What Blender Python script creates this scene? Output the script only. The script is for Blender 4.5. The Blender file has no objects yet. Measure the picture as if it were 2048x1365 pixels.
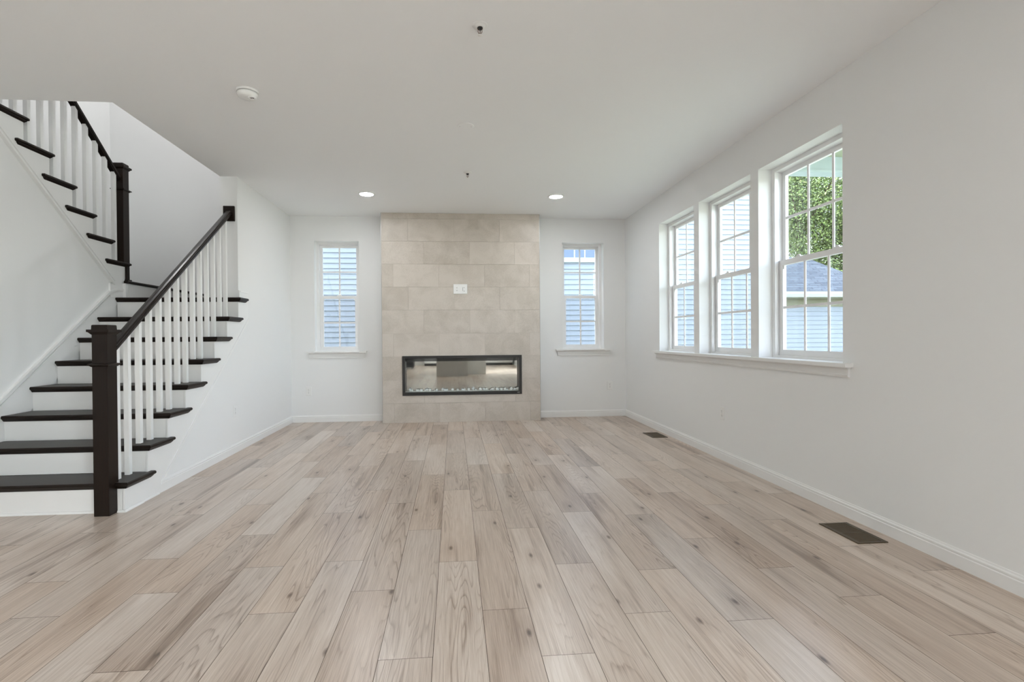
import bpy, bmesh, math, random
from mathutils import Vector, Matrix
random.seed(7)
S = bpy.context.scene
COL = S.collection
PI = math.pi
# ------------------------------------------------------------------ camera, sky, fill light, exposure
cam = bpy.data.cameras.new('camera'); camo = bpy.data.objects.new('camera', cam); COL.objects.link(camo); S.camera = camo
F, YAW, PITCH, ROLL, CAMH, CX, CY = 1030.0, 0.08134155, -0.00741493, -0.00801473, 1.1155, 991.59, 681.883
fw = Vector((math.sin(YAW)*math.cos(PITCH), math.cos(YAW)*math.cos(PITCH), math.sin(PITCH)))
rt = Vector((math.cos(YAW), -math.sin(YAW), 0)); up = rt.cross(fw)
r2 = rt*math.cos(ROLL)+up*math.sin(ROLL); u2 = up*math.cos(ROLL)-rt*math.sin(ROLL)
M = Matrix.Identity(4)
for i in range(3): M[i][0], M[i][1], M[i][2] = r2[i], u2[i], -fw[i]
M[0][3], M[1][3], M[2][3] = 0, 0, CAMH
camo.matrix_world = M
cam.sensor_fit = 'HORIZONTAL'; cam.sensor_width = 36.0; cam.lens = F*36/2048
cam.shift_x = (1024-CX)/2048; cam.shift_y = (CY-682.5)/2048
cam.clip_start = 0.02; cam.clip_end = 200

W = bpy.data.worlds.new('sky'); S.world = W; W.use_nodes = True
nt = W.node_tree; bg = nt.nodes['Background']
sky = nt.nodes.new('ShaderNodeTexSky'); sky.sky_type = 'NISHITA'; sky.sun_disc = False
sky.sun_elevation = math.radians(48); sky.sun_rotation = math.radians(290); sky.air_density = 1.0; sky.dust_density = 2.5; sky.ozone_density = 1.0
hsv = nt.nodes.new('ShaderNodeHueSaturation'); hsv.inputs['Saturation'].default_value = .5
nt.links.new(sky.outputs[0], hsv.inputs['Color']); nt.links.new(hsv.outputs[0], bg.inputs[0]); bg.inputs[1].default_value = 2.15

LAMP_RADIANCE = 165.0          # recessed lamps in the living room
KITCHEN_FILL_RADIANCE = 250.0       # unseen recessed lamps added behind the camera as fill
HALL_FILL_RADIANCE = 250.0          # unseen upstairs lamps, added to light the stairwell
DOOR_FILL_POWER = 190.0            # fill lamp outside the added glass door behind the camera
S.view_settings.view_transform = 'Standard'; S.view_settings.look = 'None'
S.view_settings.exposure = 0.33; S.view_settings.gamma = 1.0; S.view_settings.use_curve_mapping = False
S.cycles.max_bounces = 10; S.cycles.diffuse_bounces = 7; S.cycles.transparent_max_bounces = 24; S.cycles.glossy_bounces = 5
S.cycles.sample_clamp_indirect = 6.0

def area(name, loc, rot, sx, sy, power, color):
    l = bpy.data.lights.new(name, 'AREA'); l.shape = 'RECTANGLE'; l.size = sx; l.size_y = sy; l.energy = power; l.color = color
    o = bpy.data.objects.new(name, l); COL.objects.link(o); o.location = loc; o.rotation_euler = rot
    return o
area('door_fill_lamp', (2.62, -2.9, 1.15), (0, math.radians(90), 0), 2.0, 2.6, DOOR_FILL_POWER, (0.93, 0.97, 1.0))  # added area lamp shining in at the door, stands in for daylight

# ------------------------------------------------------------------ materials
def mat(name, col=(.8, .8, .8), rough=.5, metal=0.0, spec=.5):
    m = bpy.data.materials.new(name); m.use_nodes = True
    b = m.node_tree.nodes['Principled BSDF']
    b.inputs['Base Color'].default_value = (*col, 1); b.inputs['Roughness'].default_value = rough
    b.inputs['Metallic'].default_value = metal; b.inputs['Specular IOR Level'].default_value = spec
    return m
def nodes(m): return m.node_tree.nodes, m.node_tree.links, m.node_tree.nodes['Principled BSDF']
def N(ns, t, **kw):
    n = ns.new(t)
    for k, v in kw.items(): setattr(n, k, v)
    return n
def painted(name, col, rough, bump=.03, scale=260):
    m = mat(name, col, rough); ns, ln, b = nodes(m)
    tc = N(ns, 'ShaderNodeTexCoord'); no = N(ns, 'ShaderNodeTexNoise'); no.inputs['Scale'].default_value = scale; no.inputs['Detail'].default_value = 3
    bu = N(ns, 'ShaderNodeBump'); bu.inputs['Strength'].default_value = bump; bu.inputs['Distance'].default_value = .002
    ln.new(tc.outputs['Object'], no.inputs['Vector']); ln.new(no.outputs['Fac'], bu.inputs['Height']); ln.new(bu.outputs[0], b.inputs['Normal'])
    return m
M_wall = painted('wall_paint', (.79, .795, .79), .75)
M_ceil = painted('ceiling_paint', (.862, .870, .876), .9)
M_trim = painted('trim_paint', (.80, .80, .79), .35, .01)
M_vinyl = painted('white_vinyl', (.82, .82, .82), .35, .005)
M_plastic = painted('white_plastic', (.80, .80, .785), .35, .005)
M_black = painted('black_powder_coat', (.012, .011, .010), .4, .02)
M_slot = mat('dark_slot', (.02, .02, .02), .6)
M_bronze = painted('bronze_register', (.085, .062, .036), .45, .02); M_bronze.node_tree.nodes['Principled BSDF'].inputs['Metallic'].default_value = .35
M_brass = mat('sprinkler_metal', (.16, .085, .05), .35, .8)
M_steel = mat('trim_metal', (.55, .54, .52), .4, .6)

def darkwood():
    m = mat('espresso_wood', (.02, .015, .012), .38, spec=.2); ns, ln, b = nodes(m)
    tc = N(ns, 'ShaderNodeTexCoord'); mp = N(ns, 'ShaderNodeMapping'); mp.inputs['Scale'].default_value = (22, 22, 22)
    no = N(ns, 'ShaderNodeTexNoise'); no.inputs['Scale'].default_value = 3; no.inputs['Detail'].default_value = 6; no.inputs['Roughness'].default_value = .65
    cr = N(ns, 'ShaderNodeValToRGB'); e = cr.color_ramp.elements
    e[0].position = .3; e[0].color = (.003, .0021, .0017, 1); e[1].position = .75; e[1].color = (.025, .0145, .0095, 1)
    ln.new(tc.outputs['Generated'], mp.inputs[0]); ln.new(mp.outputs[0], no.inputs['Vector']); ln.new(no.outputs['Fac'], cr.inputs[0]); ln.new(cr.outputs[0], b.inputs['Base Color'])
    return m
M_wood = darkwood()
M_rail = mat('espresso_rail', (.012, .008, .006), .28, spec=.35)
M_woodv = darkwood(); M_woodv.name = 'espresso_post_wood'
for n in M_woodv.node_tree.nodes:
    if n.type == 'MAPPING': n.inputs['Scale'].default_value = (30, 30, 1.5)
for n in M_wood.node_tree.nodes:
    if n.type == 'MAPPING': n.inputs['Scale'].default_value = (2, 20, 10)

def floor_material():
    m = mat('oak_plank', (.4, .33, .27), .36); ns, ln, b = nodes(m)
    at = N(ns, 'ShaderNodeAttribute', attribute_name='plank'); sep = N(ns, 'ShaderNodeSeparateColor'); ln.new(at.outputs['Color'], sep.inputs[0])
    tc = N(ns, 'ShaderNodeTexCoord')
    off = N(ns, 'ShaderNodeVectorMath', operation='SCALE'); ln.new(at.outputs['Vector'], off.inputs[0]); off.inputs['Scale'].default_value = 37.0
    add = N(ns, 'ShaderNodeVectorMath', operation='ADD'); ln.new(tc.outputs['Object'], add.inputs[0]); ln.new(off.outputs[0], add.inputs[1])
    def noise(scale, detail=3, rough=.5, s=1.0, dist=0):
        mp = N(ns, 'ShaderNodeMapping'); mp.inputs['Scale'].default_value = scale; ln.new(add.outputs[0], mp.inputs[0])
        no = N(ns, 'ShaderNodeTexNoise'); no.inputs['Scale'].default_value = s; no.inputs['Detail'].default_value = detail; no.inputs['Roughness'].default_value = rough; no.inputs['Distortion'].default_value = dist
        ln.new(mp.outputs[0], no.inputs['Vector']); return no.outputs['Fac']
    def ramp(src, *st):
        r = N(ns, 'ShaderNodeValToRGB'); e = r.color_ramp.elements
        e[0].position, e[0].color = st[0][0], (*[st[0][1]]*3, 1); e[1].position, e[1].color = st[1][0], (*[st[1][1]]*3, 1)
        for p, v in st[2:]:
            q = r.color_ramp.elements.new(p); q.color = (v, v, v, 1)
        ln.new(src, r.inputs[0]); return r.outputs[0]
    def math_(op, a, c=None, d=None):
        n = N(ns, 'ShaderNodeMath', operation=op)
        for i, v in enumerate((a, c, d)):
            if v is None: continue
            if isinstance(v, (int, float)): n.inputs[i].default_value = v
            else: ln.new(v, n.inputs[i])
        return n.outputs[0]
    # cathedral lines: contours of a stretched noise
    base = noise((8.0, .52, 1), 1.5, .45, 1.0, .22)
    fine_w = noise((60, 4, 1), 2)
    cont = math_('MULTIPLY_ADD', base, 31.0, math_('MULTIPLY', fine_w, .55))
    fr = math_('FRACT', cont)
    lines = ramp(fr, (0, 0.0), (1, 0.0), (.35, .15), (.58, 1.0), (.66, .10))
    where = ramp(noise((6, .5, 1), 1), (.42, 0), (.62, 1))
    lines = math_('MULTIPLY', lines, where)
    fibre = noise((300, 6, 1), 4, .65)
    fibre2 = noise((95, 2.2, 1), 4, .65)
    blot = noise((5.0, .8, 1), 2, .5)
    # knots
    vm = N(ns, 'ShaderNodeMapping'); vm.inputs['Scale'].default_value = (4.6, 1.75, 1); ln.new(add.outputs[0], vm.inputs[0])
    vo = N(ns, 'ShaderNodeTexVoronoi'); vo.inputs['Scale'].default_value = 1.0; vo.voronoi_dimensions = '2D'; vo.inputs['Randomness'].default_value = 1; ln.new(vm.outputs[0], vo.inputs['Vector'])
    knot = ramp(vo.outputs['Distance'], (0.012, 1.0), (.058, 0.0))
    kz = N(ns, 'ShaderNodeSeparateColor'); ln.new(vo.outputs['Color'], kz.inputs[0])
    knot = math_('MULTIPLY', knot, math_('GREATER_THAN', kz.outputs[0], .66))
    halo = math_('MULTIPLY', ramp(vo.outputs['Distance'], (0.0, 1.0), (.26, 0.0)), math_('GREATER_THAN', kz.outputs[0], .66))
    streak = ramp(noise((16, .9, 1), 2, .5), (.57, 0), (.75, 1))
    v = math_('MULTIPLY', lines, -.27)
    v = math_('ADD', v, math_('MULTIPLY_ADD', fibre, .56, -.28))
    v = math_('ADD', v, math_('MULTIPLY_ADD', fibre2, .40, -.20))
    v = math_('ADD', v, math_('MULTIPLY_ADD', blot, .44, -.22))
    v = math_('ADD', v, math_('MULTIPLY', knot, -.50))
    v = math_('ADD', v, math_('MULTIPLY', halo, -.15))
    v = math_('ADD', v, math_('MULTIPLY', streak, -.30))
    v = math_('ADD', v, math_('MULTIPLY_ADD', sep.outputs[0], .18, .59))
    cr = N(ns, 'ShaderNodeValToRGB'); e = cr.color_ramp.elements
    e[0].position = 0; e[0].color = (.10, .060, .038, 1); e[1].position = 1; e[1].color = (.74, .65, .57, 1)
    q = cr.color_ramp.elements.new(.38); q.color = (.31, .222, .165, 1)
    q = cr.color_ramp.elements.new(.68); q.color = (.54, .435, .355, 1)
    ln.new(v, cr.inputs[0])
    hs = N(ns, 'ShaderNodeHueSaturation'); ln.new(cr.outputs[0], hs.inputs['Color'])
    ln.new(math_('MULTIPLY_ADD', sep.outputs[1], .28, .82), hs.inputs['Saturation'])
    ln.new(hs.outputs[0], b.inputs['Base Color'])
    ln.new(math_('MULTIPLY_ADD', fibre, .10, .25), b.inputs['Roughness']); b.inputs['Specular IOR Level'].default_value = 1.0
    bu = N(ns, 'ShaderNodeBump'); bu.inputs['Strength'].default_value = .08; bu.inputs['Distance'].default_value = .002
    ln.new(v, bu.inputs['Height']); ln.new(bu.outputs[0], b.inputs['Normal'])
    return m
M_floor = floor_material()
M_gap = mat('plank_joint', (.11, .085, .066), .8)

def tile_material():
    m = mat('stone_tile', (.40, .36, .31), .45); ns, ln, b = nodes(m)
    at = N(ns, 'ShaderNodeAttribute', attribute_name='plank'); tc = N(ns, 'ShaderNodeTexCoord')
    sc = N(ns, 'ShaderNodeVectorMath', operation='SCALE'); sc.inputs['Scale'].default_value = 23; ln.new(at.outputs['Vector'], sc.inputs[0])
    ad = N(ns, 'ShaderNodeVectorMath', operation='ADD'); ln.new(tc.outputs['Object'], ad.inputs[0]); ln.new(sc.outputs[0], ad.inputs[1])
    n1 = N(ns, 'ShaderNodeTexNoise'); n1.inputs['Scale'].default_value = 4.5; n1.inputs['Detail'].default_value = 5; n1.inputs['Roughness'].default_value = .55; n1.inputs['Distortion'].default_value = .6
    n2 = N(ns, 'ShaderNodeTexNoise'); n2.inputs['Scale'].default_value = 90; n2.inputs['Detail'].default_value = 3
    for n in (n1, n2): ln.new(ad.outputs[0], n.inputs['Vector'])
    mx = N(ns, 'ShaderNodeMath', operation='MULTIPLY_ADD'); ln.new(n2.outputs['Fac'], mx.inputs[0]); mx.inputs[1].default_value = .5; ln.new(n1.outputs['Fac'], mx.inputs[2])
    sep = N(ns, 'ShaderNodeSeparateColor'); ln.new(at.outputs['Color'], sep.inputs[0])
    m2 = N(ns, 'ShaderNodeMath', operation='MULTIPLY_ADD'); ln.new(sep.outputs[0], m2.inputs[0]); m2.inputs[1].default_value = .22; ln.new(mx.outputs[0], m2.inputs[2])
    cr = N(ns, 'ShaderNodeValToRGB'); e = cr.color_ramp.elements
    e[0].position = .48; e[0].color = (.42, .372, .315, 1); e[1].position = 1.12 if False else 1.0; e[1].color = (.58, .525, .465, 1)
    ln.new(m2.outputs[0], cr.inputs[0]); ln.new(cr.outputs[0], b.inputs['Base Color'])
    return m
M_tile = tile_material()
M_grout = mat('tile_grout', (.40, .36, .31), .9)

def glass(name, tint=(.97, .985, .98), refl=.06, add=None):
    m = bpy.data.materials.new(name); m.use_nodes = True; ns = m.node_tree.nodes; ln = m.node_tree.links
    ns.remove(ns['Principled BSDF']); out = ns['Material Output']
    t = N(ns, 'ShaderNodeBsdfTransparent'); t.inputs[0].default_value = (*tint, 1)
    g = N(ns, 'ShaderNodeBsdfGlossy'); g.inputs['Roughness'].default_value = .01
    lw = N(ns, 'ShaderNodeLayerWeight'); lw.inputs[0].default_value = .5
    pw = N(ns, 'ShaderNodeMath', operation='POWER'); pw.inputs[1].default_value = 5; ln.new(lw.outputs['Facing'], pw.inputs[0])
    fr = N(ns, 'ShaderNodeMath', operation='MULTIPLY_ADD'); fr.inputs[1].default_value = .9; fr.inputs[2].default_value = .035; ln.new(pw.outputs[0], fr.inputs[0])
    mx = N(ns, 'ShaderNodeMixShader'); ln.new(fr.outputs[0], mx.inputs[0]); ln.new(t.outputs[0], mx.inputs[1]); ln.new(g.outputs[0], mx.inputs[2])
    ln.new(mx.outputs[0], out.inputs[0]); return m
M_glass = glass('window_glass')
def screen_material():
    m = bpy.data.materials.new('insect_mesh'); m.use_nodes = True; ns = m.node_tree.nodes; ln = m.node_tree.links
    b = ns['Principled BSDF']; b.inputs['Base Color'].default_value = (.03, .032, .036, 1); b.inputs['Roughness'].default_value = .6
    t = N(ns, 'ShaderNodeBsdfTransparent'); mx = N(ns, 'ShaderNodeMixShader'); mx.inputs[0].default_value = .26
    ln.new(t.outputs[0], mx.inputs[1]); ln.new(b.outputs[0], mx.inputs[2]); ln.new(mx.outputs[0], ns['Material Output'].inputs[0]); return m
M_screen = screen_material()
M_mirror = mat('dark_mirror', (.50, .48, .46), .02, 1.0)
M_siding = painted('pale_vinyl_siding', (.208, .243, .290), .55, .05, 60)
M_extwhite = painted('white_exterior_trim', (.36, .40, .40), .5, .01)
M_extglass = mat('blue_window_pane', (.035, .075, .15), .08)
def shingle_material():
    m = mat('slate_shingle', (.15, .16, .19), .9); ns, ln, b = nodes(m)
    tc = N(ns, 'ShaderNodeTexCoord'); br = N(ns, 'ShaderNodeTexBrick'); br.inputs['Scale'].default_value = 1
    br.inputs['Brick Width'].default_value = .30; br.inputs['Row Height'].default_value = .075; br.inputs['Mortar Size'].default_value = .008; br.offset = .37
    br.inputs['Color1'].default_value = (.075, .092, .115, 1); br.inputs['Color2'].default_value = (.13, .155, .185, 1); br.inputs['Mortar'].default_value = (.035, .04, .055, 1)
    mp = N(ns, 'ShaderNodeMapping'); mp.inputs['Rotation'].default_value = (math.radians(-40), 0, 0)
    ln.new(tc.outputs['Object'], mp.inputs[0]); ln.new(mp.outputs[0], br.inputs['Vector']); ln.new(br.outputs['Color'], b.inputs['Base Color']); return m
M_shingle = shingle_material()
M_soffit = painted('olive_soffit', (.17, .175, .12), .7)
M_bluetrim = painted('pale_blue_trim', (.33, .40, .41), .6)
M_greensoffit = painted('pale_green_soffit', (.30, .34, .24), .8)
M_bark = painted('bark', (.09, .065, .045), .9, .5, 14)
def leaf_material(name, a, c):
    m = mat(name, a, .55); ns, ln, b = nodes(m)
    g = N(ns, 'ShaderNodeNewGeometry'); cr = N(ns, 'ShaderNodeValToRGB'); e = cr.color_ramp.elements
    e[0].color = (*a, 1); e[1].color = (*c, 1); ln.new(g.outputs['Random Per Island'], cr.inputs[0]); ln.new(cr.outputs[0], b.inputs['Base Color'])
    return m
M_leafA = leaf_material('leaf_mid_green', (.025, .05, .010), (.17, .245, .06))
M_leafB = leaf_material('leaf_olive_green', (.025, .034, .009), (.13, .16, .04))
M_ground = painted('pale_bounce_ground', (.36, .37, .27), .9, .3, 40)  # unseen ground, colour lightened to bounce light up through the windows
M_cab = painted('white_cabinet_paint', (.74, .74, .72), .4)
M_island = painted('grey_island_paint', (.62, .61, .59), .45)
M_range = mat('dark_appliance', (.03, .03, .033), .25)
M_counter = painted('pale_stone_top', (.72, .71, .69), .25, .01)
M_pebble = painted('white_stone', (.90, .89, .87), .5, .3, 90)
M_crystal = mat('frosted_crystal', (.80, .82, .83), .2)
M_gravel = painted('pale_grit', (.72, .71, .68), .7, .4, 300)
def emit(name, col, st):
    m = bpy.data.materials.new(name); m.use_nodes = True; ns = m.node_tree.nodes; b = ns['Principled BSDF']
    b.inputs['Base Color'].default_value = (.9, .9, .9, 1); b.inputs['Emission Color'].default_value = (*col, 1); b.inputs['Emission Strength'].default_value = st
    return m
M_lens = emit('lamp_lens', (.95, .978, 1.0), LAMP_RADIANCE)
M_lens_kitchen_fill = emit('kitchen_fill_lens', (.95, .978, 1.0), KITCHEN_FILL_RADIANCE)
M_lens_hall = emit('hall_fill_lens', (1.0, .99, .985), HALL_FILL_RADIANCE)

# ------------------------------------------------------------------ mesh helpers
class MB:
    def __init__(s): s.v = []; s.f = []; s.m = []
    def face(s, pts, mi=0):
        n = len(s.v); s.v += [tuple(p) for p in pts]; s.f.append(tuple(range(n, n+len(pts)))); s.m.append(mi); return s
    def box(s, x0, x1, y0, y1, z0, z1, mi=0):
        n = len(s.v)
        s.v += [(x0,y0,z0),(x1,y0,z0),(x1,y1,z0),(x0,y1,z0),(x0,y0,z1),(x1,y0,z1),(x1,y1,z1),(x0,y1,z1)]
        for q in ((0,3,2,1),(4,5,6,7),(0,1,5,4),(1,2,6,5),(2,3,7,6),(3,0,4,7)): s.f.append(tuple(n+i for i in q)); s.m.append(mi)
        return s
    def loft(s, rings, cap=True, close=True, mi=0):
        n = len(s.v); k = len(rings[0])
        for r in rings: s.v += [tuple(p) for p in r]
        for a in range(len(rings)-1):
            for i in range(k if close else k-1):
                j = (i+1) % k; s.f.append((n+a*k+i, n+a*k+j, n+(a+1)*k+j, n+(a+1)*k+i)); s.m.append(mi)
        if cap:
            s.f.append(tuple(n+i for i in reversed(range(k)))); s.m.append(mi)
            s.f.append(tuple(n+(len(rings)-1)*k+i for i in range(k))); s.m.append(mi)
        return s
    def prism(s, poly, axis, a, b, mi=0):
        def P(p, c):
            if axis == 'x': return (c, p[0], p[1])
            if axis == 'y': return (p[0], c, p[1])
            return (p[0], p[1], c)
        return s.loft([[P(p, a) for p in poly], [P(p, b) for p in poly]], mi=mi)
    def frust(s, cx, cy, z0, z1, w0, w1):
        h0, h1 = w0/2, w1/2
        sq = lambda h, z: [(cx-h,cy-h,z),(cx+h,cy-h,z),(cx+h,cy+h,z),(cx-h,cy+h,z)]
        return s.loft([sq(h0, z0), sq(h1, z1)])
    def lathe(s, prof, seg=28, c=(0,0,0), cap=True, mi=0):
        return s.loft([[(c[0]+r*math.cos(2*PI*i/seg), c[1]+r*math.sin(2*PI*i/seg), c[2]+z) for i in range(seg)] for r, z in prof], cap, mi=mi)
    def build(s, name, mats, parent=None, bevel=0, smooth=False, attr=None):
        me = bpy.data.meshes.new(name); me.from_pydata(s.v, [], s.f); me.update()
        if not isinstance(mats, (list, tuple)): mats = [mats]
        for m in mats: me.materials.append(m)
        for p, mi in zip(me.polygons, s.m): p.material_index = mi
        bm = bmesh.new(); bm.from_mesh(me); bmesh.ops.recalc_face_normals(bm, faces=bm.faces)
        if bevel: bmesh.ops.bevel(bm, geom=list(bm.edges), offset=bevel, segments=2, affect='EDGES', clamp_overlap=True)
        bm.to_mesh(me); bm.free()
        if attr:
            a = me.color_attributes.new('plank', 'FLOAT_COLOR', 'CORNER')
            for p in me.polygons:
                c = attr[p.index] if p.index < len(attr) else (0, 0, 0, 1)
                for li in p.loop_indices: a.data[li].color = c
        if smooth:
            for p in me.polygons: p.use_smooth = True
        o = bpy.data.objects.new(name, me); COL.objects.link(o)
        if parent: o.parent = parent
        return o
def tag(o, label=None, cat=None, group=None, kind=None):
    if label: o['label'] = label
    if cat: o['category'] = cat
    if group: o['group'] = group
    if kind: o['kind'] = kind
    return o
def empty(name, label, cat, loc=(0,0,0), rz=0, group=None, kind=None):
    o = bpy.data.objects.new(name, None); COL.objects.link(o); o.location = loc; o.rotation_euler = (0,0,rz); o.empty_display_size = .1
    return tag(o, label, cat, group, kind)
def copy_tree(o, parent=None):
    c = o.copy(); COL.objects.link(c); c.parent = parent
    for ch in list(o.children): copy_tree(ch, c)
    return c
def struct(o, label, cat): return tag(o, label, cat, None, 'structure')
def holed(axis, a0, a1, z0, z1, t0, t1, holes):
    """wall slab: runs a0..a1 along its axis, thickness t0..t1, rectangular holes (b0,b1,c0,c1)"""
    mb = MB(); xs = sorted({a0, a1, *[h[0] for h in holes], *[h[1] for h in holes]}); zs = sorted({z0, z1, *[h[2] for h in holes], *[h[3] for h in holes]})
    solid = lambda i, j: 0 <= i < len(xs)-1 and 0 <= j < len(zs)-1 and not any(h[0] < (xs[i]+xs[i+1])/2 < h[1] and h[2] < (zs[j]+zs[j+1])/2 < h[3] for h in holes)
    P = (lambda a, t, z: (a, t, z)) if axis == 'x' else (lambda a, t, z: (t, a, z))
    for i in range(len(xs)-1):
        for j in range(len(zs)-1):
            if not solid(i, j): continue
            x, X, z, Zz = xs[i], xs[i+1], zs[j], zs[j+1]
            mb.face([P(x,t0,z),P(X,t0,z),P(X,t0,Zz),P(x,t0,Zz)]); mb.face([P(x,t1,z),P(x,t1,Zz),P(X,t1,Zz),P(X,t1,z)])
            if not solid(i-1,j): mb.face([P(x,t0,z),P(x,t0,Zz),P(x,t1,Zz),P(x,t1,z)])
            if not solid(i+1,j): mb.face([P(X,t0,z),P(X,t1,z),P(X,t1,Zz),P(X,t0,Zz)])
            if not solid(i,j-1): mb.face([P(x,t0,z),P(x,t1,z),P(X,t1,z),P(X,t0,z)])
            if not solid(i,j+1): mb.face([P(x,t0,Zz),P(X,t0,Zz),P(X,t1,Zz),P(x,t1,Zz)])
    # weld
    return mb
def weld(o):
    bm = bmesh.new(); bm.from_mesh(o.data); bmesh.ops.remove_doubles(bm, verts=bm.verts, dist=1e-5); bmesh.ops.recalc_face_normals(bm, faces=bm.faces); bm.to_mesh(o.data); bm.free(); return o

# ------------------------------------------------------------------ room dimensions (metres)
XL, XR, D, H = -2.148, 2.388, 7.015, 2.74
XF = -4.38                      # far side wall of the stairwell
YR = -7.0                       # rear wall of the kitchen
COLX, COLY = -2.311, 5.355      # wall end beside the stair
HOLE_Y = 3.731                  # front edge of the stair opening in the ceiling
H2 = 5.45
FPX0, FPX1, FPY = -.931, 1.147, 6.785
WZ0, WZ1 = .925, 2.41
WB = [(-1.838, -1.258), (1.499, 2.081)]
WR = [(4.951, 5.823), (3.971, 4.847), (2.987, 3.863)]

# floor planks
PW, PL = .1892, 1.2
PH = {-12:3.15,-11:2.53,-10:3.41,-9:2.74,-8:2.37,-7:3.02,-6:2.59,-5:2.15,-4:2.62,-3:2.30,-2:1.80,-1:2.56,0:2.09,1:1.77,2:2.48,3:2.01,4:2.38,5:1.92,6:2.72,7:2.34,8:2.05,9:1.75,10:2.54,11:2.24}
fl = MB(); at = []; g = .0010
for k in range(-25, 13):
    x0, x1 = .107+PW*k+g, .107+PW*(k+1)-g
    x0, x1 = max(x0, -4.5), min(x1, XR)
    if x1-x0 < .01: continue
    ph = PH.get(k, random.random()*PL); j = math.floor((YR-ph)/PL)
    while ph+j*PL < D:
        y0, y1 = max(ph+j*PL+g, YR), min(ph+(j+1)*PL-g, D); j += 1
        if y1-y0 < .02: continue
        fl.face([(x0,y0,0),(x1,y0,0),(x1,y1,0),(x0,y1,0)]); at.append((random.random(), random.random(), random.random(), 1))
fl.box(-4.5, XR, YR, D, -.12, -.0015, 1)
fo = struct(fl.build('floor', [M_floor, M_gap], attr=at), 'light greyed oak plank floor across the whole room', 'floor')

# ceiling with the stair opening
c = MB(); c.box(COLX, XR+.15, YR-.15, D, H, 3.02); c.box(XF-.15, COLX, YR-.15, HOLE_Y, H, 3.02)
struct(c.build('ceiling', M_ceil), 'flat white painted ceiling with an opening over the stairs', 'ceiling')
# walls
T = .2
struct(weld(holed('x', XF-.15, XR+T, 0, H2, D, D+T, [(a, b, WZ0, WZ1) for a, b in WB]).build('wall_back', M_wall)), 'off-white rear wall with two narrow windows beside the fireplace', 'wall')
struct(weld(holed('y', YR-.15, D, 0, H2, XR, XR+T, [(a, b, WZ0, WZ1) for a, b in WR]+[(-4.2, -1.6, 0.0, 2.15)]).build('wall_right', M_wall)), 'off-white right wall with a row of three windows', 'wall')
w = MB(); w.box(COLX, XL, COLY, D, 0, H)
w.prism([(3.57,0),(COLY,0),(COLY,1.31),(3.57,.005)], 'x', COLX, XL)
struct(w.build('wall_left', M_wall), 'off-white left wall running under the stairs to the corner', 'wall')
w = MB(); w.prism([(2.6,0),(5.42,0),(5.42,1.66),(3.74,2.95),(3.74,2.735),(2.6,2.735)], 'x', -3.385, -3.285)
struct(w.build('wall_stair', M_wall), 'off-white dividing wall between the two stair flights', 'wall')
w = MB(); w.box(XF-.15, XF, YR-.15, D, 0, H2); struct(w.build('wall_far_left', M_wall), 'off-white outer wall of the stairwell at far left', 'wall')
w = MB(); w.box(XF, XR, YR-.15, YR, 0, H); struct(w.build('wall_rear', M_wall), 'off-white kitchen wall behind the camera', 'wall')
w = MB(); w.box(COLX-.0, COLX+.12, .8, D, 3.02, H2); w.box(XF, COLX, .68, .8, 3.02, H2)
struct(w.build('wall_upper', M_wall), 'off-white upstairs hall wall above the stair opening', 'wall')
w = MB(); w.box(XF-.15, COLX+.12, .68, D+T, H2, H2+.12); struct(w.build('ceiling_upper', M_ceil), 'white ceiling over the upstairs stairwell', 'ceiling')
w = MB(); w.box(COLX+.12, XR+T, YR-.15, D+T, 3.02, 3.1); w.box(XF-.15, COLX+.12, YR-.15, .68, 3.02, 3.1)
struct(w.build('floor_upper', M_ceil), 'upstairs floor deck above the ceiling', 'floor')

# baseboards
BP = [(0,0),(.014,0),(.014,.060),(.0105,.064),(.012,.071),(.0115,.076),(.006,.081),(.004,.088),(0,.090)]
def baseboard(name, fixed, sgn, axis, a, b, label):
    mb = MB()
    if axis == 'y': mb.loft([[(fixed+sgn*t, y, z) for t, z in BP] for y in (a, b)])
    else: mb.loft([[(x, fixed+sgn*t, z) for t, z in BP] for x in (a, b)])
    return struct(mb.build(name, M_trim), label, 'baseboard')
baseboard('baseboard_left', XL, 1, 'y', 3.93, D-.014, 'white baseboard along the left wall from the stairs to the corner')
baseboard('baseboard_back', D, -1, 'x', XL, FPX0, 'short white baseboard left of the tiled fireplace')
baseboard('baseboard_back_right', D, -1, 'x', FPX1, XR, 'short white baseboard right of the tiled fireplace')
baseboard('baseboard_right', XR, -1, 'y', -1.5, D-.014, 'long white baseboard under the three windows')

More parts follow.
